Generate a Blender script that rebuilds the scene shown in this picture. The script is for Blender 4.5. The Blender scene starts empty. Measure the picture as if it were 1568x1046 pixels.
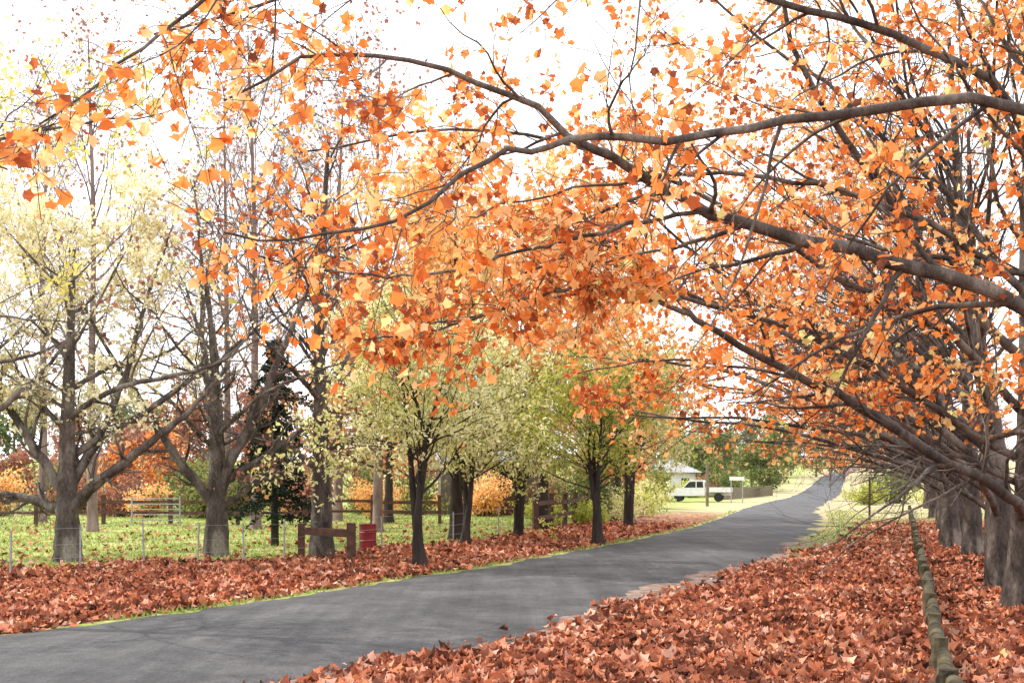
import bpy, math, numpy as np
from mathutils import Vector
sc=bpy.context.scene
R=np.random.default_rng(7)

# ------------------------------------------------------------------ helpers
class MB:
    def __init__(s): s.V=[];s.F=[];s.n=0
    def add(s,v,f,mat=0,rnd=None,smooth=False):
        v=np.asarray(v,float).reshape(-1,3); f=np.asarray(f,int)
        if rnd is None: rnd=np.zeros(len(v))
        s.V.append((v,rnd)); s.F.append((f+s.n,mat,smooth)); s.n+=len(v)
    def mesh(s,name,mats):
        me=bpy.data.meshes.new(name)
        v=np.concatenate([a for a,_ in s.V]); r=np.concatenate([b for _,b in s.V])
        me.vertices.add(len(v)); me.vertices.foreach_set('co',v.astype(np.float32).ravel())
        loops=np.concatenate([f.ravel() for f,_,_ in s.F])
        cnt=np.concatenate([np.full(len(f),f.shape[1]) for f,_,_ in s.F])
        mi=np.concatenate([np.full(len(f),m) for f,m,_ in s.F])
        sm=np.concatenate([np.full(len(f),x) for f,_,x in s.F])
        me.loops.add(len(loops)); me.loops.foreach_set('vertex_index',loops.astype(np.int32))
        me.polygons.add(len(cnt)); st=np.concatenate([[0],np.cumsum(cnt)[:-1]])
        me.polygons.foreach_set('loop_start',st.astype(np.int32))
        me.polygons.foreach_set('material_index',mi.astype(np.int32))
        me.polygons.foreach_set('use_smooth',sm.astype(bool))
        a=me.attributes.new('rnd','FLOAT','POINT'); a.data.foreach_set('value',r.astype(np.float32))
        me.update(calc_edges=True)
        for m in mats: me.materials.append(m)
        return me
    def obj(s,name,mats,loc=(0,0,0),parent=None):
        o=bpy.data.objects.new(name,s.mesh(name,mats)); o.location=loc
        sc.collection.objects.link(o)
        if parent: o.parent=parent
        return o
def inst(name,me,loc,rz=0,s=1):
    o=bpy.data.objects.new(name,me); o.location=loc; o.rotation_euler=(0,0,rz)
    o.scale=(s,s,s) if np.isscalar(s) else s
    sc.collection.objects.link(o); return o
def nrm(v): return v/np.maximum(np.linalg.norm(v,axis=-1,keepdims=True),1e-9)

def tubes(mb,P,Rd,sides,mat=0,rnd=0.0,lump=0):
    B,n,_=P.shape
    T=np.empty_like(P); T[:,1:-1]=P[:,2:]-P[:,:-2]; T[:,0]=P[:,1]-P[:,0]; T[:,-1]=P[:,-1]-P[:,-2]; T=nrm(T)
    m=nrm(T.mean(1)); ref=np.where(np.abs(m[:,2:3])>0.8,np.array([[1.,0,0]]),np.array([[0,0,1.]]))[:,None,:]
    U=nrm(np.cross(T,np.broadcast_to(ref,T.shape))); W=np.cross(T,U)
    a=np.arange(sides)*2*np.pi/sides
    rr=Rd[:,:,None]*np.ones((1,1,sides))
    if lump: rr=rr*(1+lump*np.sin(3*a+1.0)[None,None,:]+lump*.8*np.sin(5*a+np.arange(n)[:,None]*.25)[None])
    V=P[:,:,None,:]+rr[...,None]*(np.cos(a)[None,None,:,None]*U[:,:,None,:]+np.sin(a)[None,None,:,None]*W[:,:,None,:])
    b=np.arange(B)[:,None,None]*n*sides; i=np.arange(n-1)[None,:,None]*sides; j=np.arange(sides)[None,None,:]; j2=(j+1)%sides
    f=np.stack([b+i+j,b+i+j2,b+i+sides+j2,b+i+sides+j],-1).reshape(-1,4)
    mb.add(V.reshape(-1,3),f,mat,np.full(V.size//3,rnd),True)

def resample(pts,n):
    pts=np.array(pts,float)
    p=np.vstack([2*pts[0]-pts[1],pts,2*pts[-1]-pts[-2]]); out=[]
    m=len(pts)-1
    for t in np.linspace(0,m-1e-6,n):
        i=int(t); u=t-i; a,b,c,d=p[i],p[i+1],p[i+2],p[i+3]
        out.append(0.5*((2*b)+(-a+c)*u+(2*a-5*b+4*c-d)*u*u+(-a+3*b-3*c+d)*u**3))
    return np.array(out)

def growl(P0,D0,L,R0,n,wander,bend,rng,taper=0.25):
    B=len(P0); P=np.empty((B,n,3)); P[:,0]=P0; d=nrm(D0); st=(L/(n-1))[:,None]
    for i in range(1,n):
        d=nrm(d+wander*rng.normal(size=(B,3))+np.array(bend)/(n-1)); P[:,i]=P[:,i-1]+d*st
    t=np.linspace(0,1,n)[None,:]
    return P,R0[:,None]*(1-(1-taper)*t)

def spawn(P,Rd,k,t0,ang,Lf,n,wander,bend,rng,rf=0.6,bias=(0,0,0),taper=0.25,Labs=None,rmax=9):
    B,m,_=P.shape
    t=t0+(1-t0)*((np.arange(k)[None,:]+rng.random((B,k)))/k)
    x=np.clip(t*(m-1),0,m-1.001); i=x.astype(int); u=(x-i)[...,None]; bi=np.arange(B)[:,None]
    p=P[bi,i]*(1-u)+P[bi,i+1]*u; tan=nrm(P[bi,i+1]-P[bi,i]); r=Rd[bi,i]*(1-u[...,0])+Rd[bi,i+1]*u[...,0]
    q=rng.normal(size=p.shape); q=nrm(q-(q*tan).sum(-1,keepdims=True)*tan)+np.array(bias)
    a=np.radians(ang[0]+(ang[1]-ang[0])*rng.random((B,k)))[...,None]
    d=nrm(np.cos(a)*tan+np.sin(a)*nrm(q))
    if Labs is None:
        L=np.linalg.norm(np.diff(P,axis=1),axis=-1).sum(1)[:,None]*Lf*(1.15-0.6*t)*(0.55+0.8*rng.random((B,k)))
    else: L=Labs*(0.5+rng.random((B,k)))*(1.1-0.35*t)
    rr=np.minimum(np.maximum(r*rf,0.0025),rmax)
    return growl(p.reshape(-1,3),d.reshape(-1,3),L.ravel(),rr.ravel(),n,wander,bend,rng,taper)

LOBE=np.array([(0,0),(.34,.03),(.33,.24),(.55,.52),(.27,.66),(0,1.0)])
OVAL=np.array([(0,0),(.27,.3),(.24,.65),(0,1.0)])
def leaves(mb,pos,size,rng,mat,kind='lobe',down=0.5,flat=0,fold=0.35,rnd=None):
    N=len(pos)
    t=rng.normal(size=(N,3)); t[:,2]-=down*1.3
    if flat: t[:,2]=rng.normal(size=N)*flat
    t=nrm(t)
    q=rng.normal(size=(N,3)); 
    if flat: q[:,2]*=flat
    x=nrm(np.cross(t,q)) if not flat else nrm(np.cross(t,np.array([[0,0,1.]])+rng.normal(size=(N,3))*flat))
    z=np.cross(x,t)
    S=size*(0.5+0.85*rng.random(N)); w=0.65+0.55*rng.random(N)
    tm=LOBE if kind=='lobe' else OVAL
    h=len(tm); full=np.vstack([tm,[(-a,b) for a,b in tm[1:-1][::-1]]])
    fz=(fold*(rng.random(N)*1.9-0.3))[:,None]
    curl=(1.1*(rng.random(N)-0.4))[:,None]
    lx=full[None,:,0]*w[:,None]; ly=np.broadcast_to(full[None,:,1],lx.shape); lz=np.abs(lx)*fz*1.2+ (ly**2)*curl*0.5
    V=pos[:,None,:]+S[:,None,None]*(lx[...,None]*x[:,None,:]+ly[...,None]*t[:,None,:]+lz[...,None]*z[:,None,:])
    m=len(full); base=np.arange(N)[:,None]*m
    f1=base+np.arange(h)[None,:]
    f2=base+np.array([0]+list(range(h-1,m)))[None,:]
    if rnd is None: rnd=rng.random(N)
    mb.add(V.reshape(-1,3),np.vstack([f1,f2]),mat,np.repeat(rnd,m))

def leafpos(P,k,rng,t0=0.15,off=0.03):
    B,m,_=P.shape; t=t0+(1-t0)*rng.random((B,k)); x=np.clip(t*(m-1),0,m-1.001); i=x.astype(int); u=(x-i)[...,None]; bi=np.arange(B)[:,None]
    p=P[bi,i]*(1-u)+P[bi,i+1]*u
    return (p+off*rng.normal(size=p.shape)).reshape(-1,3)

# ------------------------------------------------------------------ materials
def newmat(name):
    m=bpy.data.materials.new(name); m.use_nodes=True; nt=m.node_tree; nt.nodes.clear()
    out=nt.nodes.new('ShaderNodeOutputMaterial'); return m,nt,out
def ramp(nt,stops,fac=None,interp='LINEAR'):
    r=nt.nodes.new('ShaderNodeValToRGB'); e=r.color_ramp.elements; r.color_ramp.interpolation=interp
    e[0].position=stops[0][0]; e[0].color=(*stops[0][1],1); e[1].position=stops[-1][0]; e[1].color=(*stops[-1][1],1)
    for p,c in stops[1:-1]:
        x=e.new(p); x.color=(*c,1)
    if fac is not None: nt.links.new(fac,r.inputs[0])
    return r
def noise(nt,scale,detail=4,vec=None,rough=0.55):
    n=nt.nodes.new('ShaderNodeTexNoise'); n.inputs['Scale'].default_value=scale; n.inputs['Detail'].default_value=detail; n.inputs['Roughness'].default_value=rough
    if vec is None:
        g=nt.nodes.new('ShaderNodeNewGeometry'); vec=g.outputs['Position']
    nt.links.new(vec,n.inputs['Vector']); return n
def mth(nt,op,a,b):
    m=nt.nodes.new('ShaderNodeMath'); m.operation=op
    for i,x in enumerate((a,b)):
        if isinstance(x,(int,float)): m.inputs[i].default_value=x
        else: nt.links.new(x,m.inputs[i])
    return m.outputs[0]
def mixc(nt,fac,a,b,mode='MIX'):
    m=nt.nodes.new('ShaderNodeMix'); m.data_type='RGBA'; m.blend_type=mode
    for i,x in ((0,fac),(6,a),(7,b)):
        if isinstance(x,(int,float)): m.inputs[i].default_value=x
        elif isinstance(x,tuple): m.inputs[i].default_value=(*x,1)
        else: nt.links.new(x,m.inputs[i])
    return m.outputs[2]
def leafmat(name,stops,trans=0.45,nscale=0.8,namp=0.5):
    m,nt,out=newmat(name)
    a=nt.nodes.new('ShaderNodeAttribute'); a.attribute_name='rnd'
    n=noise(nt,nscale,1)
    v=mth(nt,'ADD',mth(nt,'MULTIPLY',a.outputs['Fac'],1-namp*0.6),mth(nt,'MULTIPLY',mth(nt,'SUBTRACT',n.outputs[0],0.35),namp*1.6))
    r=ramp(nt,stops,v)
    d=nt.nodes.new('ShaderNodeBsdfDiffuse'); nt.links.new(r.outputs[0],d.inputs[0])
    if trans:
        t=nt.nodes.new('ShaderNodeBsdfTranslucent'); nt.links.new(r.outputs[0],t.inputs[0])
        mx=nt.nodes.new('ShaderNodeMixShader'); mx.inputs[0].default_value=trans
        nt.links.new(d.outputs[0],mx.inputs[1]); nt.links.new(t.outputs[0],mx.inputs[2]); nt.links.new(mx.outputs[0],out.inputs[0])
    else: nt.links.new(d.outputs[0],out.inputs[0])
    return m
def simple(name,c1,c2,scale=3,rough=0.8,bump=0.3,bscale=None,metal=0,stretch=None,patch=None):
    m,nt,out=newmat(name); tc=nt.nodes.new('ShaderNodeTexCoord'); vec=tc.outputs['Object']
    if stretch:
        mp=nt.nodes.new('ShaderNodeMapping'); mp.inputs['Scale'].default_value=stretch; nt.links.new(vec,mp.inputs[0]); vec=mp.outputs[0]
    n=noise(nt,scale,6,vec,0.65); r=ramp(nt,[(0.34,c1),(0.66,c2)],n.outputs[0]); col=r.outputs[0]
    if patch:
        pn=noise(nt,2.3,3,vec,.6); pr_=ramp(nt,[(.5,(0,0,0)),(.62,(1,1,1))],pn.outputs[0]); col=mixc(nt,pr_.outputs[0],col,patch)
        fine=noise(nt,30,3,vec,.8); col=mixc(nt,.7,col,ramp(nt,[(.35,(.35,.33,.32)),(.62,(1.1,1.1,1.1))],fine.outputs[0]).outputs[0],'MULTIPLY')
    d=nt.nodes.new('ShaderNodeBsdfPrincipled'); d.inputs['Roughness'].default_value=rough; d.inputs['Metallic'].default_value=metal; d.inputs['Specular IOR Level'].default_value=0.3
    nt.links.new(col,d.inputs['Base Color'])
    if bump:
        n2=noise(nt,bscale or scale*4,5,vec,0.7); b=nt.nodes.new('ShaderNodeBump'); b.inputs['Strength'].default_value=bump; b.inputs['Distance'].default_value=0.03
        nt.links.new(n2.outputs[0],b.inputs['Height']); nt.links.new(b.outputs[0],d.inputs['Normal'])
    nt.links.new(d.outputs[0],out.inputs[0]); return m
M={}
M['bark']=simple('bark',(.026,.019,.016),(.13,.105,.09),4,bump=1.0,bscale=16,stretch=(1,1,.45),patch=(.20,.175,.15))
M['barkg']=simple('bark_grey',(.04,.032,.027),(.18,.15,.13),4,bump=1.0,bscale=16,stretch=(1,1,.45),patch=(.25,.225,.19))
M['barkd']=simple('bark_dark',(.016,.012,.011),(.055,.042,.035),6,bump=0.9,stretch=(1,1,.3))
M['barkp']=simple('bark_purple',(.12,.082,.075),(.30,.215,.195),4,bump=0.4,stretch=(1,1,.3))
ORG=[(0.0,(.16,.06,.04)),(0.12,(.40,.11,.05)),(0.27,(.75,.21,.05)),(0.47,(.89,.34,.09)),(0.65,(.93,.50,.20)),(0.79,(.93,.68,.38)),(0.88,(.80,.70,.28)),(1.0,(.45,.54,.12))]
M['orange']=leafmat('leaf_orange',ORG,0.55)
M['peach']=leafmat('leaf_peach',[(0,(.66,.27,.08)),(.3,(.88,.48,.17)),(.6,(.93,.63,.28)),(1,(.94,.79,.48))],0.55)
M['cream']=leafmat('leaf_cream',[(0,(.64,.54,.24)),(.3,(.88,.81,.50)),(.65,(.93,.89,.70)),(1,(.93,.88,.56))],0.55)
M['lime']=leafmat('leaf_lime',[(0,(.42,.44,.12)),(.3,(.72,.72,.28)),(.65,(.90,.87,.52)),(1,(.94,.91,.66))],0.55)
M['green']=leafmat('leaf_green',[(0,(.20,.26,.06)),(.35,(.46,.52,.11)),(.7,(.74,.72,.18)),(1,(.88,.80,.26))],0.55)
M['yellow']=leafmat('leaf_yellow',[(0,(.55,.5,.10)),(.5,(.85,.76,.24)),(1,(.9,.85,.45))],0.5)
M['rust']=leafmat('leaf_rust',[(0,(.22,.09,.07)),(.5,(.45,.21,.15)),(1,(.66,.38,.24))],0.4)
M['pine']=leafmat('leaf_pine',[(0,(.015,.028,.02)),(.6,(.03,.048,.034)),(1,(.05,.075,.045))],0)
M['wood']=leafmat('leaf_woodland',[(0,(.06,.09,.04)),(.4,(.16,.21,.07)),(.7,(.34,.34,.12)),(1,(.56,.48,.22))],0.3,nscale=.25,namp=.7)
M['litter']=leafmat('leaf_fallen',[(0,(.055,.028,.022)),(.2,(.17,.068,.045)),(.42,(.36,.13,.075)),(.58,(.56,.20,.10)),(.72,(.62,.29,.185)),(.85,(.68,.45,.35)),(.94,(.84,.42,.14)),(1,(.80,.62,.40))],0,1.1,0.5)
M['grassb']=leafmat('grass_blade',[(0,(.15,.22,.05)),(.5,(.33,.41,.11)),(1,(.58,.54,.26))],0.35)
M['post']=simple('weathered_timber',(.10,.085,.06),(.24,.21,.15),8,bump=0.6,stretch=(3,3,.6))
M['moss']=simple('mossy_log',(.018,.016,.009),(.14,.115,.062),6,bump=1.0)
M['brown']=simple('brown_timber',(.05,.025,.018),(.13,.065,.045),6,bump=0.5)
M['white']=simple('white_paint',(.68,.68,.66),(.8,.8,.79),5,rough=.45,bump=.05)
M['steel']=simple('galvanised_steel',(.24,.25,.25),(.38,.39,.39),9,rough=.5,bump=.05,metal=.3)
M['red']=simple('red_paint',(.14,.012,.018),(.24,.02,.025),5,rough=.5,bump=.1)
M['glass']=simple('dark_glass',(.02,.025,.03),(.04,.05,.055),2,rough=.08,bump=0)
M['rubber']=simple('rubber',(.02,.02,.02),(.035,.035,.035),9,rough=.8,bump=.1)
M['roof']=simple('roof_iron',(.25,.26,.27),(.36,.36,.37),3,rough=.5,bump=.1)
M['shed']=simple('shed_boards',(.10,.085,.075),(.2,.17,.15),5,bump=.4,stretch=(4,4,.4))

# ------------------------------------------------------------------ terrain + road geometry
CY=np.array([-30,0,9.5,13,18.7,25.7,33,45,74,110,200,300,420,700.]); CX=np.array([-42,-13.4,-5.3,-2.8,.10,3.2,5.9,9.9,17.8,29,57,89,128,222.])
_f=resample(np.stack([CX,CY,CX*0],1),400)
def cx(y): return np.interp(y,_f[:,1],_f[:,0])
def slope(y): return (cx(y+1)-cx(y-1))/2
def lat(x,y): return (x-cx(y))/np.sqrt(1+slope(y)**2)
def ss(a,b,x): t=np.clip((x-a)/(b-a),0,1); return t*t*(3-2*t)
def hgt(x,y):
    h=np.where(y>90,(np.maximum(y-90,0)**1.0)*0.022*ss(90,200,y),0)
    l=lat(x,y); far=ss(3,5,np.abs(l))
    near=far*(0.05*np.sin(x*.7+1.3)*np.cos(y*.53)+0.03*np.sin(x*1.9)*np.sin(y*1.6))*(1-ss(60,90,y))
    crown=-0.03*ss(0,3,np.abs(l))
    return h+near+crown
FX=np.array([-60,-30,-9.0,-7.3,-4.95,-1.5,.8,2.9,6.8,14,60,200]); FYY=np.array([12,15,20.4,22.6,24.7,31,37,47.8,65.8,95,240,700.])
def fenced(x,y): return y-np.interp(x,FX,FYY)
def gx():
    a=np.arange(-22,32,0.3); l=-22-np.cumsum(0.4*1.12**np.arange(50)); r=32+np.cumsum(0.4*1.12**np.arange(50))
    return np.concatenate([l[::-1],a,r])
X1=gx(); Y1=np.concatenate([np.arange(-30,4,2.0),np.arange(4,60,0.3),60+np.cumsum(0.35*1.06**np.arange(85))])
GX,GY=np.meshgrid(X1,Y1); 
mb=MB(); nx,ny=len(X1),len(Y1)
i=np.arange(ny-1)[:,None]*nx+np.arange(nx-1)[None,:]
mb.add(np.stack([GX,GY,hgt(GX,GY)-0.0],-1),np.stack([i,i+1,i+nx+1,i+nx],-1).reshape(-1,4),0,None,True)
def litmask(x,y):
    l=lat(x,y); fe=fenced(x,y)
    wob=.35*np.sin(y*1.1)+.25*np.sin(y*2.7+1)+1.0*ss(24,34,y)
    right=ss(2.5+wob*.5,3.3+wob,l)*(1-ss(36,58,y)*0.8)
    left=ss(2.1,2.5+.3*np.sin(y*1.7)**2,-l)*(1-ss(-1.5,2.5,fe)*0.82)*(1-ss(40,66,y)*.7)
    return np.where(l>0,right,left)
def dirtmask(x,y):
    l=lat(x,y); return ss(1.4,2.2,l)*(1-ss(3.2,4.4,l))*(1-.6*ss(26,36,y))
m,nt,out=newmat('ground_mat')
def attr(n):
    a=nt.nodes.new('ShaderNodeAttribute'); a.attribute_name=n; return a.outputs['Fac']
n1=noise(nt,0.8,5); n2=noise(nt,6,4); n3=noise(nt,40,3)
vor=nt.nodes.new('ShaderNodeTexVoronoi'); vor.inputs['Scale'].default_value=11; g=nt.nodes.new('ShaderNodeNewGeometry')
wv=mixc(nt,0.06,g.outputs['Position'],n2.outputs['Color'],'ADD'); nt.links.new(wv,vor.inputs['Vector'])
sep=nt.nodes.new('ShaderNodeSeparateColor'); nt.links.new(vor.outputs['Color'],sep.inputs[0])
lit=ramp(nt,[(0,(.05,.026,.02)),(.3,(.16,.065,.042)),(.6,(.36,.145,.08)),(.85,(.54,.30,.18)),(1,(.66,.48,.34))],sep.outputs[0])
grs=ramp(nt,[(.28,(.13,.18,.05)),(.45,(.26,.33,.085)),(.58,(.43,.45,.17)),(.75,(.60,.52,.31))],mth(nt,'ADD',mth(nt,'MULTIPLY',n1.outputs[0],.65),mth(nt,'MULTIPLY',n3.outputs[0],.35)))
dry=ramp(nt,[(.3,(.30,.28,.13)),(.7,(.62,.52,.34))],mth(nt,'ADD',mth(nt,'MULTIPLY',n2.outputs[0],.5),mth(nt,'MULTIPLY',n1.outputs[0],.5)))
dirt=ramp(nt,[(.3,(.14,.10,.085)),(.7,(.38,.29,.245))],n2.outputs[0])
far=mixc(nt,attr('dry'),grs.outputs[0],dry.outputs[0])
lm=ramp(nt,[(.42,(0,0,0)),(.56,(1,1,1))],mth(nt,'ADD',mth(nt,'MULTIPLY',attr('litter'),.62),mth(nt,'MULTIPLY',n2.outputs[0],.42)))
dm=ramp(nt,[(.45,(0,0,0)),(.65,(1,1,1))],mth(nt,'ADD',mth(nt,'MULTIPLY',attr('dirt'),.6),mth(nt,'MULTIPLY',n1.outputs[0],.5)))
c=mixc(nt,dm.outputs[0],far,dirt.outputs[0]); c=mixc(nt,lm.outputs[0],c,lit.outputs[0])
d=nt.nodes.new('ShaderNodeBsdfPrincipled'); d.inputs['Roughness'].default_value=.95; d.inputs['Specular IOR Level'].default_value=.1; nt.links.new(c,d.inputs['Base Color'])
b=nt.nodes.new('ShaderNodeBump'); b.inputs['Strength'].default_value=.7; b.inputs['Distance'].default_value=.05
nt.links.new(mth(nt,'ADD',n3.outputs[0],sep.outputs[1]),b.inputs['Height']); nt.links.new(b.outputs[0],d.inputs['Normal']); nt.links.new(d.outputs[0],out.inputs[0])
go=mb.obj('ground',[m])
for nm,arr in (('litter',litmask(GX,GY)),('dirt',dirtmask(GX,GY)),('dry',np.clip(ss(28,55,GY)*(ss(-9,-3,lat(GX,GY))),0,1))):
    a=go.data.attributes.new(nm,'FLOAT','POINT'); a.data.foreach_set('value',arr.astype(np.float32).ravel())
# road
m,nt,out=newmat('asphalt')
n1=noise(nt,.55,6,None,.8); n2=noise(nt,38,4,None,.85); tc=nt.nodes.new('ShaderNodeNewGeometry'); 
mp=nt.nodes.new('ShaderNodeMapping'); mp.inputs['Rotation'].default_value=(0,0,math.radians(28)); mp.inputs['Scale'].default_value=(2.2,.10,1); nt.links.new(tc.outputs['Position'],mp.inputs[0])
n4=noise(nt,1.2,5,mp.outputs[0],.7)
v=mth(nt,'ADD',mth(nt,'MULTIPLY',n1.outputs[0],.42),mth(nt,'ADD',mth(nt,'MULTIPLY',n2.outputs[0],.38),mth(nt,'MULTIPLY',n4.outputs[0],.20)))
r=ramp(nt,[(.38,(.030,.031,.034)),(.48,(.070,.071,.076)),(.56,(.12,.12,.124)),(.64,(.20,.195,.19))],v)
d=nt.nodes.new('ShaderNodeBsdfPrincipled'); d.inputs['Roughness'].default_value=.85; d.inputs['Specular IOR Level'].default_value=.3; nt.links.new(r.outputs[0],d.inputs['Base Color'])
b=nt.nodes.new('ShaderNodeBump'); b.inputs['Strength'].default_value=1; b.inputs['Distance'].default_value=.02; nt.links.new(n2.outputs[0],b.inputs['Height']); nt.links.new(b.outputs[0],d.inputs['Normal']); nt.links.new(d.outputs[0],out.inputs[0])
yy=np.concatenate([np.arange(-28,5,1.),np.arange(5,60,.12),60+np.cumsum(0.2*1.035**np.arange(140))]); yy=yy[yy<650]
rr=np.random.default_rng(3)
def sn(n,sm):
    a=rr.normal(size=n+sm*2); k=np.hanning(sm*2+1); a=np.convolve(a,k/np.sqrt((k**2).sum()),'same')[sm:sm+n]; return a
wL=-2.15+.05*sn(len(yy),3)+.05*sn(len(yy),12); wR=2.2+.09*sn(len(yy),3)+.16*sn(len(yy),14)+.35*(1-ss(10,16,yy))
cols=13; mb=MB(); S=slope(yy); nxn=1/np.sqrt(1+S**2); nyn=-S*nxn
V=[]
for k in range(cols):
    o=wL+(wR-wL)*k/(cols-1); x=cx(yy)+o*nxn; y=yy+o*nyn
    V.append(np.stack([x,y,hgt(x,y)+(0.022 if 0<k<cols-1 else 0.004)+.012*(yy>90)],-1))
V=np.stack(V,1); i=np.arange(len(yy)-1)[:,None]*cols+np.arange(cols-1)[None,:]
mb.add(V,np.stack([i,i+1,i+cols+1,i+cols],-1).reshape(-1,4),0,None,True); mb.obj('road',[m])

# ------------------------------------------------------------------ fallen leaves
mb=MB()
def scatter(n,xr,ylo,yhi,size,pw=1.0,keep=None):
    y=ylo+(yhi-ylo)*R.random(n)**pw
    x=(xr[0]+(xr[1]-xr[0])*R.random(n))*y
    p=keep(x,y); k=R.random(n)<p; x,y=x[k],y[k]
    z=hgt(x,y)+.012+.04*R.random(len(x))
    leaves(mb,np.stack([x,y,z],-1),size,R,0,'lobe',0,flat=.45,fold=.8)
lm_=lambda x,y: litmask(x,y)**1.5+0.05*dirtmask(x,y)*(lat(x,y)>2.45)
scatter(85000,(-.50,.52),8,24,.095,1.3,lm_)
scatter(45000,(-.50,.52),20,45,.115,1.0,lm_)
scatter(500,(-.5,.5),8,40,.08,1,lambda x,y:0.005+0.3*(np.abs(np.abs(lat(x,y))-2.4)<.2))
mb.obj('fallen_leaves',[M['litter']])
mb=MB()
n=70000; y=14+50*R.random(n)**1.2; x=(-.5+1.05*R.random(n))*y
l=lat(x,y); p=np.where((l<0),(1-litmask(x,y))*(fenced(x,y)>-1.0)*1.0+0.9*((-l>2.15)&(-l<2.55)),0.6*((l>2.5)&(y>26)&(l<4.2))+.4*((l>2.6)&(y>40))); k=R.random(n)<p; x,y=x[k],y[k]
n=len(x); z=hgt(x,y); h=.04+.06*R.random(n); a=R.random(n)*6.28; w=.012+.0004*y
lean=R.normal(size=(n,2))*.04
P0=np.stack([x+np.cos(a)*w,y+np.sin(a)*w,z],-1); P1=np.stack([x-np.cos(a)*w,y-np.sin(a)*w,z],-1); P2=np.stack([x+lean[:,0],y+lean[:,1],z+h],-1)
mb.add(np.stack([P0,P1,P2],1).reshape(-1,3),np.arange(n*3).reshape(-1,3),0,np.repeat(R.random(n),3)); mb.obj('grass',[M['grassb']])

# ------------------------------------------------------------------ trees
def gen_tree(name,seed,r0=.28,fork=(1.2,4),leader=7,nl=9,elev=(25,60),limbL=6,az0=None,azs=1.0,bend=(0,0,-.2),k=(7,6,4),
             L2=.45,L3=.7,twL=.45,leafn=4,leafs=.12,kind='lobe',bark='bark',leaf='orange',tw_up=(0,0,.1),limb_r=.4,extra=None,lean=(0,0),stems=1,wander=.12,leafprob=1.0,ground_z=-.15,leafz=None,leafr=None,tip=.12,flare=.38,ltaper=.15,leafx=None):
    g=np.random.default_rng(seed); mb=MB(); limbs=[]
    for s in range(stems):
        lx,ly=lean if stems==1 else (math.cos(s*6.28/stems+seed)*.22*leader*.5,math.sin(s*6.28/stems+seed)*.22*leader*.5)
        c=[(0.05*s,0,ground_z),(lx*.1+.04*g.normal(),ly*.1+.04*g.normal(),leader*.25),(lx*.4+.1*g.normal(),ly*.4+.1*g.normal(),leader*.6),(lx+.15*g.normal(),ly+.15*g.normal(),leader)]
        P=resample(c,44); t=np.linspace(0,1,44); Rr=r0*(1-t)+r0*tip*t+r0*flare*np.exp(-t*leader*2.6)
        Rr=Rr*(1+.035*g.normal(size=44))
        tubes(mb,P[None],Rr[None],14,0,0,.05)
        n=nl if stems==1 else max(2,nl//stems)
        zs=fork[0]+(fork[1]-fork[0])*((np.arange(n)+g.random(n))/n)
        pos=np.stack([np.interp(zs,P[:,2],P[:,i]) for i in range(3)],-1)
        rad=np.interp(zs,P[:,2],Rr)*limb_r*(.6+.6*g.random(n))
        if az0 is None: az=np.arange(n)*2.4+g.random(n)*.8+s
        else: az=az0+azs*g.normal(size=n)
        el=np.radians(elev[0]+(elev[1]-elev[0])*((zs-fork[0])/(fork[1]-fork[0]+.01)*.6+.4*g.random(n)))
        D=np.stack([np.cos(az)*np.cos(el),np.sin(az)*np.cos(el),np.sin(el)],-1)
        L=limbL*(.7+.5*g.random(n))*(1.1-.35*(zs-fork[0])/(fork[1]-fork[0]+.01))
        A,Ar=growl(pos,D,L,rad,14,wander,bend,g,ltaper); tubes(mb,A,Ar,8); limbs.append((A,Ar))
        limbs.append((P[16::2][None][:, :14],Rr[16::2][None][:, :14]))
    if extra:
        for pts,ra,rb in extra:
            P=resample(pts,28); Q=P+ .015*g.normal(size=P.shape); Rr=np.linspace(ra**.7,rb**.7,28)**(1/.7)
            tubes(mb,Q[None],Rr[None],10); limbs.append((Q[None][:,0:14],Rr[None][:,0:14])); limbs.append((Q[None][:,14:],Rr[None][:,14:]))
    A=np.concatenate([a for a,_ in limbs]); Ar=np.concatenate([b for _,b in limbs])
    B,Br=spawn(A,Ar,k[0],.15,(30,65),L2,9,.14,tw_up,g,.5,rmax=.045)
    C,Cr=spawn(B,Br,k[1],.15,(25,65),L3,6,.16,tw_up,g,.5,rmax=.013)
    tubes(mb,B,Br,5); tubes(mb,C,Cr,4)
    tw=C
    if k[2]:
        Dd,Dr=spawn(C,Cr,k[2],.2,(25,60),.6,4,.15,tw_up,g,.5,Labs=twL,rmax=.006); Dr=np.maximum(Dr,.0028); tubes(mb,Dd,Dr,3); tw=Dd
    if leafn:
        if leafprob<1:
            c=tw[:,-1]; f=.5+.5*np.sin(c[:,0]*1.7+seed)*np.sin(c[:,1]*1.9+2*seed)*np.sin(c[:,2]*2.1+seed)
            tw=tw[g.random(len(tw))<leafprob*(.5+f)]
        lp=leafpos(tw,leafn,g)
        if leafz is not None: lp=lp[g.random(len(lp))<ss(leafz[0],leafz[1],lp[:,2])*(1-leafz[2])+leafz[2]]
        if leafr is not None: lp=lp[g.random(len(lp))<ss(leafr[0],leafr[1],np.hypot(lp[:,0],lp[:,1]))*(1-leafr[2])+leafr[2]]
        if leafx is not None: lp=lp[g.random(len(lp))<1-.96*ss(leafx[0],leafx[1],lp[:,0])]
        leaves(mb,lp,leafs,g,1,kind)
    print(name,'verts',mb.n)
    return mb.mesh(name,[M[bark],M[leaf]])

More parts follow.
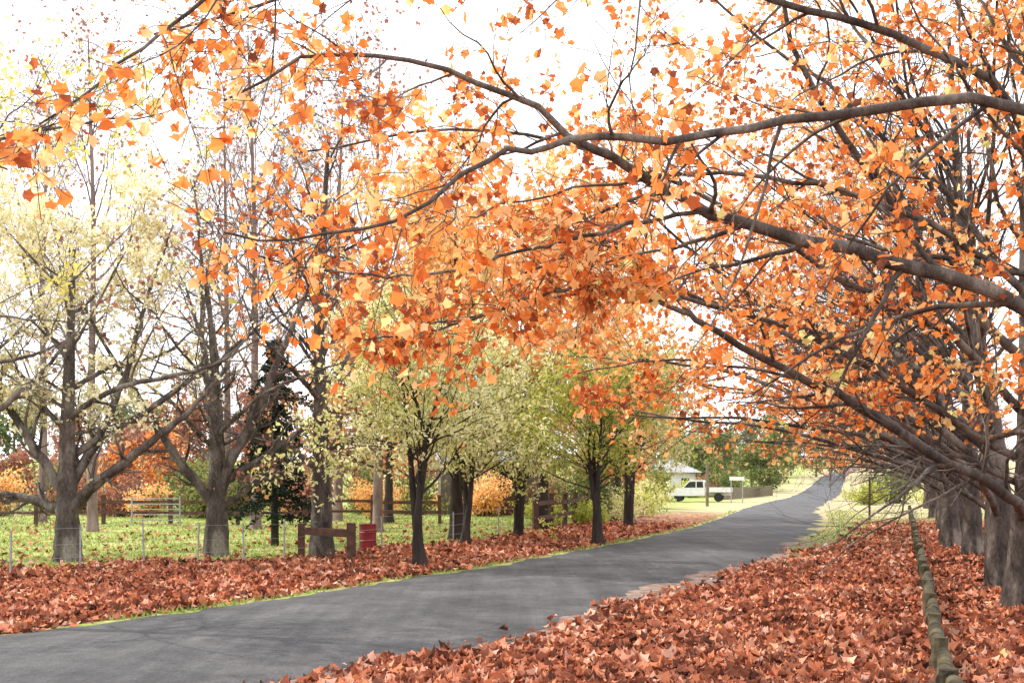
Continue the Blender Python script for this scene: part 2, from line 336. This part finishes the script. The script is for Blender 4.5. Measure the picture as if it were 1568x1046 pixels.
ROWY=[7.3,11,15.0,18.2,21.2,24.5,28.5,33,38,44,51,59,69,81,96,114,138,168]
def rowx(y): return .344*y+1.55
toroad=math.pi+.28
def rel(pts,o): return [(a-o[0],b-o[1],c) for a,b,c in pts]
o=(4.15,7.3)
near1=[(rel([(4.1,7.3,3.7),(3.37,7.5,4.15),(2.65,7.5,4.18),(2.0,7.5,4.11),(1.47,7.4,3.97),(.905,7.3,3.87),(.44,7.2,3.86),(.19,7.1,3.77),(-.1,7,3.69),(-.37,6.9,3.48),(-.56,6.8,3.3),(-.86,6.7,3.17),(-1.27,6.6,3.08),(-1.66,6.5,3.1)],o),.040,.006),
 (rel([(4.1,7.3,4.6),(2.5,7,5.15),(.8,6.8,5.2),(-.6,6.6,5.0),(-1.5,6.4,4.5),(-2.1,6.2,4.0),(-2.5,6.1,3.6)],o),.034,.005)]
me=gen_tree('plane_tree',11,leader=7,r0=.26,nl=3,fork=(4.8,6),az0=toroad,azs=.8,limbL=4,extra=near1,k=(6,5,3),L2=.40,L3=.42,twL=.25,leafn=3,leafs=.080,tw_up=(0,0,-.25),leafprob=.75)
inst('plane_tree',me,(*o,0))
o=(rowx(11),11)
near2=[(rel([(5.3,11,2.7),(4.5,10,3.22),(3.47,9.8,3.53),(2.57,9.6,3.71),(1.87,9.4,3.8),(1.3,9.2,4.0),(.86,9,4.21),(.48,8.8,4.35),(.18,8.6,4.51),(-.3,8.3,4.63),(-.85,8,4.66),(-1.34,7.7,4.55),(-1.9,7.5,4.2)],o),.074,.008),
 (rel([(5.3,11,3.5),(4.3,9.7,4.8),(3.2,9.3,5.3),(2.2,9,5.45),(1.2,8.7,5.6),(0,8.3,5.5),(-1.2,8,5.2),(-2.4,7.7,4.7)],o),.045,.008),
 (rel([(1.6,9.3,3.9),(.9,9.2,3.75),(.2,9.1,3.55),(-.5,9,3.35),(-1.2,8.9,3.3),(-2,8.7,3.4)],o),.02,.006),
 (rel([(5.3,11,3.2),(4.2,10.6,3.9),(3.0,10.3,4.3),(1.8,10,4.4),(.6,9.8,4.2),(-.5,9.6,3.9)],o),.04,.006)]
me=gen_tree('plane_tree',12,leader=8,r0=.26,nl=4,fork=(4.2,7),elev=(40,70),az0=toroad,azs=.7,limbL=5,extra=near2,k=(8,6,4),L2=.38,L3=.42,twL=.26,leafn=3,leafs=.082,tw_up=(0,0,-.1),leafprob=.68,leafz=(2.4,2.9,0))
inst('plane_tree',me,(*o,0))
o=(rowx(15),15)
near3=[(rel([(6.7,15,1.2),(5.9,13.4,1.5),(4.78,12.7,1.95),(3.96,12.3,2.37),(3.21,12,2.7),(2.48,11.8,3.02),(1.82,11.5,3.35),(1.32,11.2,3.85),(.985,11,4.0),(.41,10.8,3.78),(-.02,10.5,3.54)],o),.072,.010),
 (rel([(1.82,11.5,3.35),(1.3,11.2,3.5),(.73,11,3.56),(.1,10.8,3.4),(-.63,10.5,3.1),(-1.3,10.3,2.95)],o),.03,.007),
 (rel([(6.7,15,2.6),(5.5,14,3.4),(4.2,13.5,3.9),(2.8,13,4.6),(1.2,12.5,5.2),(-.4,12,5.4),(-2.2,11.5,5.0)],o),.06,.009),
 (rel([(6.8,15,1.9),(5.6,14.6,2.5),(4.3,14.2,3.2),(2.9,13.8,3.7),(1.4,13.3,3.9),(-.2,12.8,3.6),(-1.3,12.5,3.3)],o),.055,.009),
 (rel([(6.8,15,1.6),(5.7,14.9,2.1),(4.5,14.8,2.7),(3.2,14.6,3.1),(1.9,14.3,3.2),(.8,14,3.0)],o),.045,.007)]
me=gen_tree('plane_tree',13,leader=8.5,r0=.25,nl=6,fork=(3.2,7),elev=(35,65),az0=toroad,azs=.6,limbL=6.5,extra=near3,k=(9,6,4),L2=.31,L3=.45,twL=.3,leafn=4,leafs=.082,tw_up=(0,0,-.05),leafprob=.78,leafz=(2.1,2.8,0))
inst('plane_tree',me,(*o,0))
rowm=[gen_tree('plane_tree',s,leader=9,r0=.24,nl=22,fork=(1.0,7.5),az0=toroad+.1,azs=.62,elev=(24,66),limbL=7.8,k=(8,5,3),L2=.30,L3=.5,twL=.4,leafn=4,leafs=.11,bend=(0,0,-.38),wander=.07,leafprob=.60,tw_up=(0,0,.08),limb_r=.36,leafz=(2.0,2.9,0),leafr=(2.8,6.0,.06),lean=(-.9,-.1)) for s in (21,22,23)]
rf=np.random.default_rng(5)
for i,y in enumerate(ROWY[3:]):
    inst('plane_tree',rowm[i%3],(rowx(y)+.2*rf.normal(),y+.3*rf.normal(),float(hgt(rowx(y),y))),.22*rf.normal(),.9+.2*rf.random())

e1=[([(0,0,1.0),(.75,-.3,1.65),(1.7,-.6,2.3),(2.65,-.8,3.0),(3.3,-1,3.6),(4.1,-1.2,4.7)],.14,.02),
    ([(0,0,1.0),(-.9,.2,1.3),(-1.8,.4,1.4),(-2.8,.5,1.6),(-3.8,.6,2.2)],.12,.015),
    ([(0,0,1.3),(-.8,-.1,2.6),(-1.6,.2,3.7),(-2.4,.3,4.8),(-2.9,.3,6)],.12,.015),
    ([(0,0,1.5),(.6,.4,2.8),(1.1,.6,4.2),(1.4,.9,5.8),(1.9,1,7.2)],.12,.015)]
t1=gen_tree('maple_tree',31,leader=6.5,r0=.28,nl=9,fork=(2.0,6),elev=(22,65),limbL=4.4,bend=(0,0,.25),k=(8,6,4),L2=.42,L3=.5,twL=.4,leafn=9,leafs=.105,leaf='cream',leafprob=.85,wander=.12,kind='oval',leafz=(2.4,3.5,.01),leafx=(1.4,2.8),limb_r=.42,extra=e1,bark='barkg',flare=.25)
e2=[([(0,0,1.2),(.5,-.05,2.4),(1.1,.1,3.7),(1.8,.3,5.5),(2.3,.5,6.8),(2.6,.6,8.2)],.14,.02),
    ([(0,0,1.1),(-.8,-.2,2.2),(-1.4,-.3,3.2),(-2.3,-.4,4.6),(-3,-.6,6)],.13,.02),
    ([(0,0,1.3),(-.1,.3,2.8),(-.4,.5,4.5),(-.5,.7,6.5),(-.7,.8,8.8)],.14,.02),
    ([(0,0,.9),(1.0,-.5,1.6),(2.0,-.8,2.0),(3.1,-1.1,2.7)],.08,.012)]
t2=gen_tree('maple_tree',32,leader=6,r0=.29,nl=8,fork=(1.4,5.5),elev=(20,60),limbL=5,bend=(0,0,.3),k=(8,6,4),L2=.40,L3=.5,twL=.45,leafn=1,leafs=.11,leaf='rust',leafprob=.35,wander=.12,limb_r=.45,extra=e2,bark='barkg',flare=.25)
t3=gen_tree('maple_tree',33,leader=9.5,r0=.27,nl=14,fork=(1.8,8.5),elev=(20,62),limbL=4.2,bend=(0,0,.3),k=(8,6,3),L2=.40,L3=.5,twL=.45,leafn=1,leafs=.11,leaf='orange',leafprob=.5,wander=.12,limb_r=.4,bark='bark',flare=.25)
inst('maple_tree',t1,(-9.25,23.7,0),0,1.0)
inst('maple_tree',t1,(-13.0,22.0,0),.5,1.05)
inst('maple_tree',t2,(-6.7,25.7,0),0,1.0)
inst('maple_tree',t3,(-4.35,26,0),2.9,1)
tb=gen_tree('bare_tree',41,leader=15,r0=.17,nl=20,fork=(3.5,14),elev=(40,75),limbL=5,bend=(0,0,.5),k=(8,5,4),L2=.42,L3=.5,twL=.7,leafn=1,leafs=.11,leaf='rust',leafprob=.25,bark='barkp',wander=.08,tw_up=(0,0,.4),limb_r=.38)
for x,y,rz,s in ((-14,38,0,1.1),(-9,40,1.3,1.15),(-4.5,38,2.7,1.05),(-19,46,4,1.15),(-2.5,50,5,1.0),(-13.0,52,2,1.25),(-7.2,47,3.3,1.2)):
    inst('bare_tree',tb,(x,y,0),rz,s)
tp=gen_tree('autumn_tree',51,leader=8,r0=.2,nl=16,fork=(1.8,7.5),elev=(20,70),limbL=4.4,bend=(0,0,.1),k=(8,6,4),L2=.42,L3=.5,twL=.5,leafn=3,leafs=.14,leaf='peach',bark='barkd')
for x,y,rz,s in ((-1.6,33,0,1.1),(1.0,39,2,1.2),(4.6,50,1,1.1),(-5,46,3,1.0)):
    inst('autumn_tree',tp,(x,y,0),rz,s)
ts=gen_tree('small_tree',61,leader=3.9,r0=.10,nl=21,stems=3,fork=(1.3,3.7),elev=(18,70),limbL=2.4,bend=(0,0,.2),k=(7,5,3),L2=.45,L3=.5,twL=.28,leafn=5,leafs=.085,kind='oval',leaf='lime',bark='barkd')
tg=gen_tree('small_tree',62,leader=3.4,r0=.11,nl=18,stems=3,fork=(1.2,3.2),elev=(16,65),limbL=2.4,bend=(0,0,.2),k=(7,5,3),L2=.45,L3=.5,twL=.28,leafn=5,leafs=.09,kind='oval',leaf='green',bark='barkd')
inst('small_tree',ts,(-1.84,22.3,0),.3,1.05)
inst('small_tree',tg,(2.25,30.3,0),0,1.08)
inst('small_tree',ts,(.2,34,0),2,1.1)
inst('small_tree',ts,(4.2,41,0),2,1.3)
inst('small_tree',ts,(-1.2,30,0),3.6,1.05)
ty=gen_tree('yellow_tree',71,leader=8.5,r0=.18,nl=15,fork=(3.2,8),elev=(15,60),limbL=3.7,k=(7,5,3),L2=.42,L3=.5,twL=.35,leafn=4,leafs=.08,kind='oval',leaf='yellow',leafz=(3.4,4.6,.0))
inst('yellow_tree',ty,(-7.9,14.0,0),0,1.0)
# pine
g=np.random.default_rng(8); mb=MB()
P=np.stack([np.zeros(10),np.zeros(10),np.linspace(-.1,4.8,10)],-1); tubes(mb,P[None],np.linspace(.1,.015,10)[None],8)
zs=np.linspace(.7,4.7,64); az=np.arange(64)*2.4; L=(5.0-zs)**.85*.42*(.35+.85*g.random(64))+.05
D=np.stack([np.cos(az),np.sin(az),.05+0*az],-1); A,Ar=growl(np.stack([0*zs,0*zs,zs],-1),D,L,.018+0*zs,7,.06,(0,0,-.35),g); tubes(mb,A,Ar,4)
B,Br=spawn(A,Ar,8,.15,(35,60),.38,4,.05,(0,0,-.25),g,.5); tubes(mb,B,Br,3)
leaves(mb,leafpos(B,18,g,.0,.02),.09,g,1,'oval',.4); leaves(mb,leafpos(A,24,g,.1,.03),.09,g,1,'oval',.4)
pm=mb.mesh('pine_tree',[M['barkd'],M['pine']]); inst('pine_tree',pm,(-6.15,29.5,0),0,1.12)

def bush(name,seed,n,size,leaf,leafs,fl=1.0):
    g=np.random.default_rng(seed); mb=MB(); k=9
    az=g.random(26)*6.28; el=np.radians(35+50*g.random(26)); D=np.stack([np.cos(az)*np.cos(el),np.sin(az)*np.cos(el),np.sin(el)],-1)
    A,Ar=growl(np.stack([.15*g.normal(size=26),.15*g.normal(size=26),-.05+0*az],-1),D,(.5+.5*g.random(26))*size,.02+0*az,8,.1,(0,0,-.2),g); tubes(mb,A,Ar,4)
    B,Br=spawn(A,Ar,9,.15,(30,70),.45,5,.12,(0,0,.1),g,.5); tubes(mb,B,Br,3)
    leaves(mb,leafpos(B,n,g,.1,.06*size),leafs,g,1,'oval'); return mb.mesh(name,[M['barkd'],M[leaf]])
bg=bush('shrub',81,18,1.7,'green',.11); by=bush('shrub',82,18,1.7,'lime',.11); br=bush('shrub',83,16,1.6,'rust',.11); bo=bush('shrub',84,15,1.7,'peach',.11); bk=bush('shrub',85,18,1.8,'wood',.12)
rs=np.random.default_rng(9)
for x,y,me_,s in ((3.0,44,bg,.7),(4.3,49,by,.9),(5.5,53,by,1.0),(6.3,58,bg,1.0),(7.2,63,by,1.1),(8.0,69,by,1.2),(8.8,75,bg,1.2),(1.2,44,bg,.8),(9.3,82,br,1.3),(10.4,96,bg,1.6),(12.4,104,bk,1.7),(21.5,112,bk,1.7),(19.0,112,br,1.4),(17.0,108,bg,1.3)):
    inst('shrub',me_,(x,y,float(hgt(x,y))),rs.random()*6,s)
for i in range(26):
    x=-34+i*1.55+rs.normal()*.3; y=54+rs.normal()*2.5
    inst('shrub',[bk,br,bk,bo,br,bk][rs.integers(6)],(x,y,0),rs.random()*6,1.0+.6*rs.random())
for x,y,me_,s in ((24.5,78,bg,1.2),(28.5,84,bk,1.4),(26.5,72,by,1.0),(38,108,bg,1.6),(44,120,bk,2.0),(31,76,br,1.3),(40,116,bk,1.8),(50,142,bk,2.2)):
    inst('shrub',me_,(x,y,float(hgt(x,y))),rs.random()*6,s)
def woods(name,seed,spots,leaf,bark='barkp',h=9,ls=.36):
    g=np.random.default_rng(seed); mb=MB()
    for x,y in spots:
        z0=float(hgt(x,y)); hh=h*(.7+.6*g.random())
        P=np.stack([x+0*np.arange(8),y+0*np.arange(8.),np.linspace(z0-.2,z0+hh*.75,8)],-1); rr_=np.linspace(.022*h,.005*h,8)
        tubes(mb,P[None],rr_[None],6)
        A,Ar=spawn(P[None],rr_[None],22,.06,(35,75),.5,7,.12,(0,0,.3),g,.5); tubes(mb,A,Ar,4)
        B,Br=spawn(A,Ar,9,.2,(30,60),.45,5,.12,(0,0,.2),g,.5); Br=np.maximum(Br,.012); tubes(mb,B,Br,3)
        leaves(mb,leafpos(B,9,g,.1,.25),ls,g,1,'oval')
    return mb.obj(name,[M[bark],M[leaf]])
def spots(n,x0,x1,y0,y1,sd):
    g=np.random.default_rng(sd); return [(x0+(x1-x0)*(i+g.random())/n,y0+(y1-y0)*g.random()) for i in range(n)]
woods('distant_trees',1,spots(14,-50,3,62,82,1),'rust',h=7.5,ls=.28)
woods('distant_trees',2,spots(10,-50,14,85,115,2),'wood',h=9)
woods('distant_trees',3,spots(5,-40,8,60,72,3),'orange',h=4.5,ls=.24)
woods('distant_trees',8,spots(8,-40,8,62,77,8),'rust',h=6,ls=.24)
woods('distant_trees',4,spots(10,14,32,122,145,4),'wood',h=7.5)
woods('distant_trees',9,spots(12,24,54,160,210,14),'wood',h=10,ls=.45)
woods('distant_trees',5,spots(14,60,200,340,400,5),'wood',h=14,ls=.6)
woods('distant_trees',6,spots(8,100,180,260,330,6),'rust',h=12,ls=.5)
woods('distant_trees',7,spots(11,48,110,130,200,7),'wood',h=8)

# ------------------------------------------------------------------ built objects
def empty(name,loc,rz=0,s=1):
    e=bpy.data.objects.new(name,None); e.location=loc; e.rotation_euler=(0,0,rz); e.empty_display_size=.3; e.scale=(s,s,s); sc.collection.objects.link(e); return e
def box(mb,c,s,mat=0,rz=0,jit=0):
    v=np.array([(a,b,d) for a in(-.5,.5) for b in(-.5,.5) for d in(-.5,.5)])*np.array(s)
    if jit: v=v+R.normal(size=v.shape)*jit
    co,si=math.cos(rz),math.sin(rz); v=np.stack([v[:,0]*co-v[:,1]*si,v[:,0]*si+v[:,1]*co,v[:,2]],-1)+np.array(c)
    mb.add(v,[(0,1,3,2),(4,6,7,5),(0,4,5,1),(2,3,7,6),(0,2,6,4),(1,5,7,3)],mat)
def rod(mb,a,b,r0,r1=None,sides=8,mat=0,caps=True,n=2):
    r1=r1 or r0; a=np.array(a,float);b=np.array(b,float); t=np.linspace(0,1,n)[:,None]
    P=a+(b-a)*t
    rr_=np.linspace(r0,r1,n)
    if n>3: P[1:-1]+=R.normal(size=(n-2,3))*r0*.08; rr_=rr_*(1+.07*R.normal(size=n))
    if caps: d=(b-a)/np.linalg.norm(b-a)*1e-3; P=np.vstack([P[0]-d,P,P[-1]+d]); rr_=np.concatenate([[1e-4],rr_,[1e-4]])
    tubes(mb,P[None],rr_[None],sides,mat); mb.F[-1]=(mb.F[-1][0],mat,False if caps else True)
mb=MB(); ys=[4.5]; 
while ys[-1]<62: ys.append(ys[-1]+1.9)
fx=lambda y:.344*y+.33
for a,b_ in zip(ys[:-1],ys[1:]):
    za,zb=float(hgt(fx(a),a)),float(hgt(fx(b_),b_))
    rod(mb,(fx(a)+.02+R.normal()*.012,a+.10,za+.25+R.normal()*.015),(fx(b_)+R.normal()*.012,b_-.10,zb+.25+R.normal()*.015),.072,.060,12,0,True,9)
    rod(mb,(fx(a),a,za-.3),(fx(a),a,za+.34+.02*R.normal()),.080,.073,12,0,True,5)
mb.obj('log_rail_fence',[M['moss']])
mb=MB(); pts=[(-24,15.7),(-18,17.3),(-13,19),(-9.0,20.4),(-8.2,21.6),(-7.3,22.6),(-6.45,23.3),(-5.6,23.8),(-4.95,24.7),(-3.2,28),(-1.6,31),(-.4,34),(.76,37)]
for x,y in pts: 
    z=float(hgt(x,y)); rod(mb,(x,y,z-.2),(x+.02*R.normal(),y,z+.88+.04*R.normal()),.022,.018,5,0,True)
for (x,y),(x2,y2) in zip(pts[:-1],pts[1:]):
    for h in (.25,.5,.8): rod(mb,(x,y,float(hgt(x,y))+h),(x2,y2,float(hgt(x2,y2))+h),.004,None,3,0,False)
mb.obj('wire_fence',[M['steel']])
mb=MB(); pr=[(.76,37),(1.35,39.6),(1.95,42.2),(2.5,45),(3.1,48),(4.0,52),(4.9,56),(5.8,60.5),(6.8,65.8)]
for x,y in pr: box(mb,(x,y,.55),(.16,.16,1.35),0,.3,.008)
for (x,y),(x2,y2) in zip(pr[:-1],pr[1:]):
    for h in (.45,.92):
        a=math.atan2(y2-y,x2-x); box(mb,((x+x2)/2+.09,(y+y2)/2,h+.02*R.normal()),(math.hypot(x2-x,y2-y)+.1,.05,.14),0,a,.008)
mb.obj('post_and_rail_fence',[M['brown']])
mb=MB(); box(mb,(-4.72,25.5,.3),(.15,.15,.85),0,.1,.008); box(mb,(-3.45,24.4,.3),(.19,.19,.95),0,.1,.008)
a=math.atan2(-1.1,1.27); box(mb,(-4.09,24.97,.55),(1.55,.10,.16),0,a,.008); mb.obj('timber_barrier',[M['brown']])
mb=MB(); x,y=-3.55,28; z=float(hgt(x,y))
prof=[(.0,0),(.2,0),(.22,.02),(.21,.04),(.21,.2),(.225,.22),(.21,.24),(.21,.4),(.225,.42),(.21,.44),(.21,.6),(.225,.62),(.2,.63),(.19,.60),(0,.6)]
a_=np.arange(20)*2*np.pi/20
V=np.stack([np.stack([x+max(r,.001)*np.cos(a_),y+max(r,.001)*np.sin(a_),0*a_+z+h],-1) for r,h in prof]); n=len(prof)
i=np.arange(n-1)[:,None]*20; j=np.arange(20)[None,:]; mb.add(V,np.stack([i+j,i+(j+1)%20,i+20+(j+1)%20,i+20+j],-1).reshape(-1,4),0,None,False); mb.obj('red_drum',[M['red']])
mb=MB(); px=np.arange(-34,-1,2.6)
for x in px: box(mb,(x,44,.5),(.13,.13,1.25),0,0,.01)
for x in px[:-1]:
    for h in (.45,.85): box(mb,(x+1.3,43.92,h+.02*R.normal()),(2.62,.04,.10),0,0,.008)
mb.obj('paddock_fence',[M['brown']])
mb=MB()
for k_ in range(5): rod(mb,(-14.2,42.5,.2+k_*.2),(-12.4,42.5,.2+k_*.2),.02,None,6)
for x in (-14.2,-12.4): rod(mb,(x,42.5,-.1),(x,42.5,1.1),.03,None,6)
mb.obj('field_gate',[M['steel']])
e=empty('timber_shed',(-1.2,58,0),.1)
mb=MB(); box(mb,(0,0,1.3),(5,4,2.6)); mb.obj('walls',[M['shed']],parent=e)
mb=MB(); v=[(-2.8,-2.3,2.6),(2.8,-2.3,2.6),(2.8,2.3,2.6),(-2.8,2.3,2.6),(-2.8,0,3.7),(2.8,0,3.7)]
mb.add(v,[(0,1,5,4),(2,3,4,5)]); mb.obj('roof',[M['roof']],parent=e)
mb=MB(); box(mb,(.8,-2.03,1.05),(1.6,.06,2.1)); mb.obj('door',[M['brown']],parent=e)
def prism(mb,prof,w,mat):
    n=len(prof); v=[(x,-w/2,z) for x,z in prof]+[(x,w/2,z) for x,z in prof]; 
    mb.add(v,[tuple(range(n))],mat)
    b0=mb.n-2*n
    mb.F.append((np.array([[b0+n+i for i in range(n)][::-1]]),mat,False))
    mb.F.append((np.array([[b0+i,b0+n+i,b0+n+(i+1)%n,b0+(i+1)%n] for i in range(n)]),mat,False))
e=empty('utility_truck',(14.9,90,0),math.radians(-14))
mb=MB(); prism(mb,[(-2.5,.45),(-2.5,.85),(-2.35,1.0),(-1.35,1.08),(-.85,1.62),(-.65,1.68),(.25,1.68),(.4,1.6),(.42,.45)],1.75,0)
mb.obj('cab',[M['white']],parent=e)
mb=MB(); box(mb,(1.45,0,.78),(2.0,1.85,.08)); 
for yy_ in(-.9,.9): box(mb,(1.45,yy_,.97),(2.0,.04,.28))
box(mb,(2.43,0,.97),(.04,1.74,.28)); box(mb,(.5,0,1.25),(.05,1.6,.75)); box(mb,(1.4,0,.6),(2.0,.8,.2)); mb.obj('tray',[M['white']],parent=e)
mb=MB()
prism(mb,[(-1.2,1.1),(-.78,1.55),(-.3,1.57),(-.3,1.1)],1.78,0); prism(mb,[(-.22,1.1),(-.22,1.57),(.25,1.57),(.3,1.1)],1.78,0)
mb.obj('windows',[M['glass']],parent=e)
mb=MB()
for x in(-1.65,1.45):
    for y in(-.86,.66): rod(mb,(x,y,.34),(x,y+.2,.34),.34,None,18)
mb.obj('wheels',[M['rubber']],parent=e)
e=empty('white_cottage',(14.6,116,float(hgt(14.6,116))),.25,.8)
mb=MB(); box(mb,(0,0,1.6),(8,7,3.2)); 
for k_ in range(12): box(mb,(0,-3.52,.3+k_*.25),(8.04,.04,.02))
mb.obj('walls',[M['white']],parent=e)
mb=MB(); v=[(-4.6,-4.3,3.0),(4.6,-4.3,3.0),(4.6,4.3,3.0),(-4.6,4.3,3.0),(-2.2,0,4.8),(2.2,0,4.8)]
mb.add(v,[(0,1,5,4),(2,3,4,5)]); mb.F.append((np.array([(1,2,5),(3,0,4)]),0,False)); mb.obj('roof',[M['roof']],parent=e)
mb=MB()
for x in(-2.6,0.1,2.6): box(mb,(x,-3.53,1.7),(1.0,.06,1.2))
mb.obj('windows',[M['glass']],parent=e)
mb=MB(); rod(mb,(12.7,74,-.3),(12.7,74,2.8),.11,.09,10,0,True,5); mb.obj('timber_pole',[M['post']])
e=empty('white_sign',(16.6,84,0))
mb=MB(); rod(mb,(-.42,0,-.2),(-.42,0,1.9),.04); rod(mb,(.42,0,-.2),(.42,0,1.9),.04); mb.obj('posts',[M['steel']],parent=e)
mb=MB(); box(mb,(0,-.05,1.8),(1.1,.03,.28)); mb.obj('board',[M['white']],parent=e)
mb=MB(); x,y=15.4,49; rod(mb,(x,y,-.3),(x,y,1.85),.05,.045,8,0,True,4); mb.obj('marker_post',[M['brown']])
mb=MB(); x,y=18.9,55; rod(mb,(x,y,-.3),(x,y,1.6),.04,.035,8,0,True,4); mb.obj('marker_post',[M['post']])
mb=MB()
for k_ in range(70):
    x=18.2+k_*.13; y=98+k_*.30; box(mb,(x,y,float(hgt(x,y))+.5),(.05,.2,1.1+.05*R.normal()),0,.0)
mb.obj('paling_fence',[M['post']])

# ------------------------------------------------------------------ light, sky, camera
az=math.radians(-70); el=math.radians(44)      # sun to the left of the view
w=bpy.data.worlds.new('World'); sc.world=w; w.use_nodes=True; nt=w.node_tree; nt.nodes.clear()
out=nt.nodes.new('ShaderNodeOutputWorld'); bgN=nt.nodes.new('ShaderNodeBackground'); bgN.inputs[1].default_value=.15
sky=nt.nodes.new('ShaderNodeTexSky'); sky.sky_type='NISHITA'; sky.sun_disc=False; sky.sun_elevation=el; sky.sun_rotation=az; sky.dust_density=4
tc=nt.nodes.new('ShaderNodeTexCoord'); n=noise(nt,2.2,3,tc.outputs['Generated'])
f=ramp(nt,[(.3,(.88,.88,.88)),(.6,(.97,.97,.97))],n.outputs[0])
c=mixc(nt,f.outputs[0],sky.outputs[0],(15.5,15.6,16.1)); nt.links.new(c,bgN.inputs[0]); nt.links.new(bgN.outputs[0],out.inputs[0])
L=bpy.data.lights.new('sun','SUN'); L.energy=4.5; L.angle=math.radians(.5); L.color=(1,.93,.82)
lo=bpy.data.objects.new('sun',L); sc.collection.objects.link(lo)
dv=Vector((math.sin(az)*math.cos(el),math.cos(az)*math.cos(el),math.sin(el))); lo.rotation_euler=dv.to_track_quat('Z','Y').to_euler()
cam=bpy.data.cameras.new('camera'); co=bpy.data.objects.new('camera',cam); sc.collection.objects.link(co)
co.location=(0,0,1.7); co.rotation_euler=(math.radians(90),0,0); cam.lens=40; cam.sensor_width=36; cam.shift_y=.135; cam.clip_end=2000
sc.camera=co
sc.view_settings.view_transform='Standard'; sc.view_settings.look='None'; sc.view_settings.exposure=0
